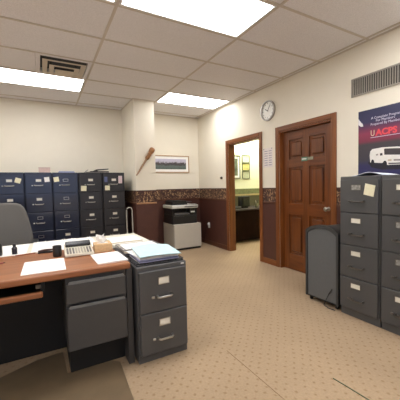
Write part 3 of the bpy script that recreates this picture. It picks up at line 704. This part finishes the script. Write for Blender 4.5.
LAVP = mat('lavender paper', (172, 168, 202), .8); AQUA = mat('pale aqua paper', (186, 214, 220), .8); WPAP = PAPER; CRP = mat('manila paper', (226, 210, 170), .8)
def pile(label, x0, x1, y0, y1, z, mats, th, group='loose paper piles'):
    t = thing('paper_pile', label, 'papers', ((x0+x1)/2, (y0+y1)/2, z), 0, group); a, b = (x1-x0)/2, (y1-y0)/2
    for k, m in enumerate(mats):
        o = box(-a+random.uniform(0, .012), a-random.uniform(0, .012), -b+random.uniform(0, .012), b-random.uniform(0, .012), k*th, (k+1)*th-.0005).build('paper', m, t)
        o.rotation_euler = (0, 0, random.uniform(-.04, .04))
    return t
pile('stacked papers lying in the black wire tray nearest the camera', .595, .905, 1.995, 2.30, .708, [WPAP, LAVP, mat('slate folder', (120, 124, 150), .8), LAVP, WPAP, WPAP], .0065)
sheet('document_folder', 'pale aqua folder sagging over the front papers on the two-drawer cabinet', 'folder', .60, .915, 1.965, 2.27, .756, AQUA, -.06, lambda u, v: .022*math.sin(PI*(.15+.85*u))*(.4+.6*v)+.012*v, .004)
sheet('document_folder', 'white sheets beneath the pale aqua folder on the cabinet', 'folder', 0.585, .90, 2.0, 2.31, .7475, WPAP, .10, lambda u, v: .004*math.sin(PI*u)+.0*v, .003)
pile('stacked white papers in the middle wire tray', .585, .895, 2.37, 2.62, .708, [WPAP, CRP, WPAP, WPAP, LAVP, WPAP], .007)
pile('low pile of papers on the pale table behind the trays', .56, .88, 2.80, 3.12, TZ, [WPAP, CRP, WPAP], .006)
pile('broad white papers spread on the pale table behind the calculator', -.10, .45, 2.78, 3.30, TZ, [WPAP, WPAP, WPAP], .005)
pile('white papers on the pale table in front of the chair', -.62, -.13, 2.775, 3.3, TZ, [WPAP, WPAP], .005)
sheet('paper_sheet', 'white sheets on the wooden desk left of the calculator', 'paper', -.135, .12, 2.055, 2.41, DZ, PAPER, -.02, None, .004, 'white sheets on the wooden desk')
sheet('paper_sheet', 'white sheets on the desk in front of the tissue box', 'paper', .315, .525, 2.06, 2.375, DZ, PAPER, .02, None, .008, 'white sheets on the wooden desk')
# calculator
t = thing('desk_calculator', 'cream printing calculator with dark display on the wooden desk', 'calculator', (.238, 2.39, DZ), -.03)
KB = MB()
tb = bmesh.new()
prof = [(0, .004), (0, .022), (.15, .045), (.17, .06), (.25, .066), (.25, .004)]
A = [tb.verts.new((-.105, y, z)) for y, z in prof]; B = [tb.verts.new((.105, y, z)) for y, z in prof]
tb.faces.new(A); tb.faces.new(B[::-1])
for i in range(6): tb.faces.new((A[i], B[i], B[(i+1) % 6], A[(i+1) % 6]))
bmesh.ops.recalc_face_normals(tb, faces=tb.faces[:]); bmesh.ops.bevel(tb, geom=tb.edges[:], offset=.004, segments=2, affect='EDGES')
MB().merge(tb).build('body', CREAM, t)
o = box(-.096, .096, -.03, .03, 0, .034, .006).build('display_hood', mat('display black', (22, 24, 32), .25), t, (0, .19, .052)); o.rotation_euler = (.35, 0, 0)
keym = box(-.007, .007, -.006, .006, 0, .007, .0015).mesh('key', mat('grey keys', (120, 116, 110), .5)); keyw = box(-.007, .007, -.006, .006, 0, .007, .0015).mesh('key', mat('pale keys', (176, 170, 156), .5))
for r_ in range(5):
    for c_ in range(9):
        y = .02+r_*.026; put('key', keyw if 2 < c_ < 7 else keym, t, (-.084+c_*.021, y, .0245+y*.152), (.151, 0, 0))
MB().lathe([(.022, -.03), (.022, .03)], 18, Matrix.Translation((-.04, .235, .088)) @ Matrix.Rotation(PI/2, 4, 'Y')).build('paper_roll', PAPER, t, smooth=True)
MB().lathe([(.018, 0), (.018, .004)], 8, Matrix.Translation((-.04, .27, .0)) ).build('cord_exit', BLK, t)
# tissue box
t = thing('tissue_box', 'tan cardboard tissue box with a white tissue standing up', 'tissue box', (.425, 2.44, DZ), -.06)
box(-.07, .07, 0, .13, 0, .068, .003).build('carton', mat('tan carton', (206, 172, 128), .8, var=.12, scale=60), t)
MB().lathe([(.03, 0), (.03, .0015)], 20, Matrix.Translation((0, .065, .0675)) @ Matrix.Diagonal((1.5, .8, 1, 1))).build('opening', mat('tissue slot', (230, 226, 220), .8), t)
tb = bmesh.new(); rg = []
for k in range(5):
    z = .068+.016*k; r = .012+.012*k*(1 if k < 3 else .5)
    rg.append([tb.verts.new((r*math.cos(a*PI/6)*(1+.25*math.sin(3*a+k))-.004*k, .065+.6*r*math.sin(a*PI/6)*(1+.3*math.cos(2*a+k)), z+.012*math.sin(a*1.7)*(k/4))) for a in range(12)])
for k in range(4):
    for a in range(12): tb.faces.new((rg[k][a], rg[k][(a+1) % 12], rg[k+1][(a+1) % 12], rg[k+1][a]))
tb.faces.new(rg[0]); bmesh.ops.recalc_face_normals(tb, faces=tb.faces[:])
MB().merge(tb).build('tissue', PAPER, t, smooth=True)
# small things on the desks
t = thing('pen_cup', 'small black cup on the desk just left of the calculator', 'cup', (.085, 2.50, DZ))
MB().lathe([(.028, 0), (.032, .008), (.032, .085), (.028, .085), (.027, .01)], 20).build('cup', BLK, t, smooth=True)
t = thing('tape_dispenser', 'cream tape dispenser between the tissue box and the trays', 'tape dispenser', (.50, 2.60, DZ), .2)
MB().prism([(-.018, 0), (.018, 0), (.018, .03), (-.018, .03)], -.06, .06, .004).build('base', CREAM, t)
MB().lathe([(.028, -.008), (.028, .008)], 18, Matrix.Translation((0, .02, .04)) @ Matrix.Rotation(PI/2, 4, 'Y')).build('tape_roll', mat('tape', (214, 200, 160), .4), t)
t = thing('coffee_mug', 'black mug on the pale table at the left edge of the photo', 'mug', (-.345, 2.83, TZ+.0105))
MB().lathe([(.036, 0), (.04, .01), (.041, .09), (.037, .09), (.035, .012)], 22).build('mug_body', BLK, t, smooth=True)
MB().tube([(-.04, 0, .075), (-.065, 0, .07), (-.07, 0, .045), (-.06, 0, .025), (-.04, 0, .02)], .006, 8).build('mug_handle', BLK, t, smooth=True)
t = thing('ink_bottle', 'small dark bottle on the white papers in front of the chair', 'bottle', (-.222, 2.83, TZ+.0105))
MB().lathe([(.02, 0), (.021, .05), (.011, .062), (.011, .07)], 16).build('bottle', mat('dark glass', (38, 40, 48), .2), t, smooth=True); MB().lathe([(.013, .07), (.013, .085)], 14).build('cap', BLK, t)
def pen(label, p, q, m, m2, r=.004):
    p, q = Vector(p), Vector(q); t = thing('pencil', label, 'pencil', tuple(p)); d = q-p
    MB().tube([(0, 0, 0), tuple(d*.88)], r, 6).build('barrel', m, t); MB().tube([tuple(d*.88), tuple(d)], [r, .0008], 6).build('tip', m2, t)
pen('long brown ruler-like pencil at the back edge of the wooden desk', (-.21, 2.70, DZ+.005), (-.05, 2.725, DZ+.005), mat('pencil brown', (150, 92, 62), .5), CARD, .005)
pen('short reddish pen on the wooden desk at the left edge', (-.36, 2.42, DZ+.0045), (-.255, 2.50, DZ+.0045), mat('red pen', (150, 70, 84), .4), BLK)
t = thing('stapler', 'dark stapler at the back edge of the desk beside white papers', 'stapler', (.02, 2.70, DZ), 0)
MB().prism([(-.07, 0), (.07, 0), (.07, .01), (-.07, .012)], -.016, .016, .002).build('base', BLK, t)
MB().prism([(-.07, .012), (-.04, .014), (.07, .018), (.07, .028), (-.02, .032), (-.07, .024)], -.014, .014, .003).build('arm', mat('stapler brown', (70, 48, 40), .4), t)

# ------------------------------------------------------------------ office chair
t = thing('office_chair', 'grey fabric office chair with rounded back behind the pale table', 'chair', (-.40, 3.80, 0))
def back_outline():
    P = [(.20, .60), (.255, .615), (.285, .66), (.283, .72), (.268, .82), (.248, .92), (.228, 1.0), (.205, 1.06), (.175, 1.095), (.13, 1.113), (.06, 1.12)]
    return P + [(-x, z) for x, z in P[::-1]]
bk = MB().prism(back_outline(), .10, .19, .035, 4).build('backrest', FABRIC, t, smooth=True)
bk.rotation_euler = (0, 0, 0)
MB().prism([(.18, .64), (.22, .68), (.17, 1.0), (-.17, 1.0), (-.22, .68), (-.18, .64)], .19, .215, .008).build('back_shell', BLK, t)
MB().box(-.25, .25, -.38, .12, .43, .52, .035, 3).build('seat', FABRIC, t, smooth=True)
box(-.04, .04, .06, .22, .38, .41).build('back_bracket', BLKM, t); MB().tube([(0, .215, .39), (0, .23, .50), (0, .22, .70)], .022, 8).build('back_stem', BLKM, t)
box(-.15, .15, -.25, .1, .405, .43).build('seat_plate', BLKM, t)
MB().tube([(0, -.1, .10), (0, -.1, .405)], .026, 12).build('gas_column', BLKM, t)
for k in range(5):
    a = k*2*PI/5+.3; c_, s_ = math.cos(a), math.sin(a)
    lg = MB().tube([(0, -.1, .11), (.28*c_, -.1+.28*s_, .075)], [.026, .016], 8).build('base_leg', BLK, t)
    MB().lathe([(.015, -.012), (.027, -.009), (.027, .009), (.015, .012)], 14, Matrix.Translation((.28*c_, -.1+.28*s_, .027)) @ Matrix.Rotation(a, 4, 'Z') @ Matrix.Rotation(PI/2, 4, 'X')).build('caster', BLK, lg)
for s in (-1, 1):
    MB().tube([(s*.2, -.05, .42), (s*.29, -.05, .43), (s*.31, -.05, .48), (s*.31, -.05, .66)], .014, 8).build('arm_post', CHROME, t, smooth=True)
    box(s*.31-.03, s*.31+.03, -.2, .07, .66, .69, .012, 2).build('armrest', BLK, t)

# ------------------------------------------------------------------ chair mat and carpet seam strip
mt = MB().flat([(-1.0, 1.05), (.405, 1.05), (.43, 1.75), (.445, 2.06), (.40, 2.105), (.13, 2.108), (.10, 2.12), (.09, 2.42), (-.08, 2.40), (-.30, 2.30), (-.55, 2.26), (-1.0, 2.25)], 0, .005, .002).build('chair_mat', mat('brown vinyl mat', (112, 95, 73), .38, var=.12, scale=6), None)
tag(mt, 'brown translucent-looking vinyl chair mat on the carpet under the desk', 'mat')
GRN = mat('green-grey cord', (98, 104, 78), .7)
o = MB().tube([(1.594, 1.165, .004), (1.60, 1.08, .004), (1.603, 1.0, .004), (1.607, .90, .004)], .0035, 6).build('floor_cord', GRN); tag(o, 'thin greenish cord lying on the carpet at bottom right', 'cord')
SEAM = mat('carpet seam thread', (146, 121, 90), .95)
o = MB().tube([(1.186, 1.78, .0008), (1.19, 1.5, .0008), (1.193, 1.1, .0008), (1.196, .7, .0008)], .0025, 5).build('carpet_seam', SEAM); tag(o, 'faint raised carpet seam running toward the camera across the floor', 'seam')
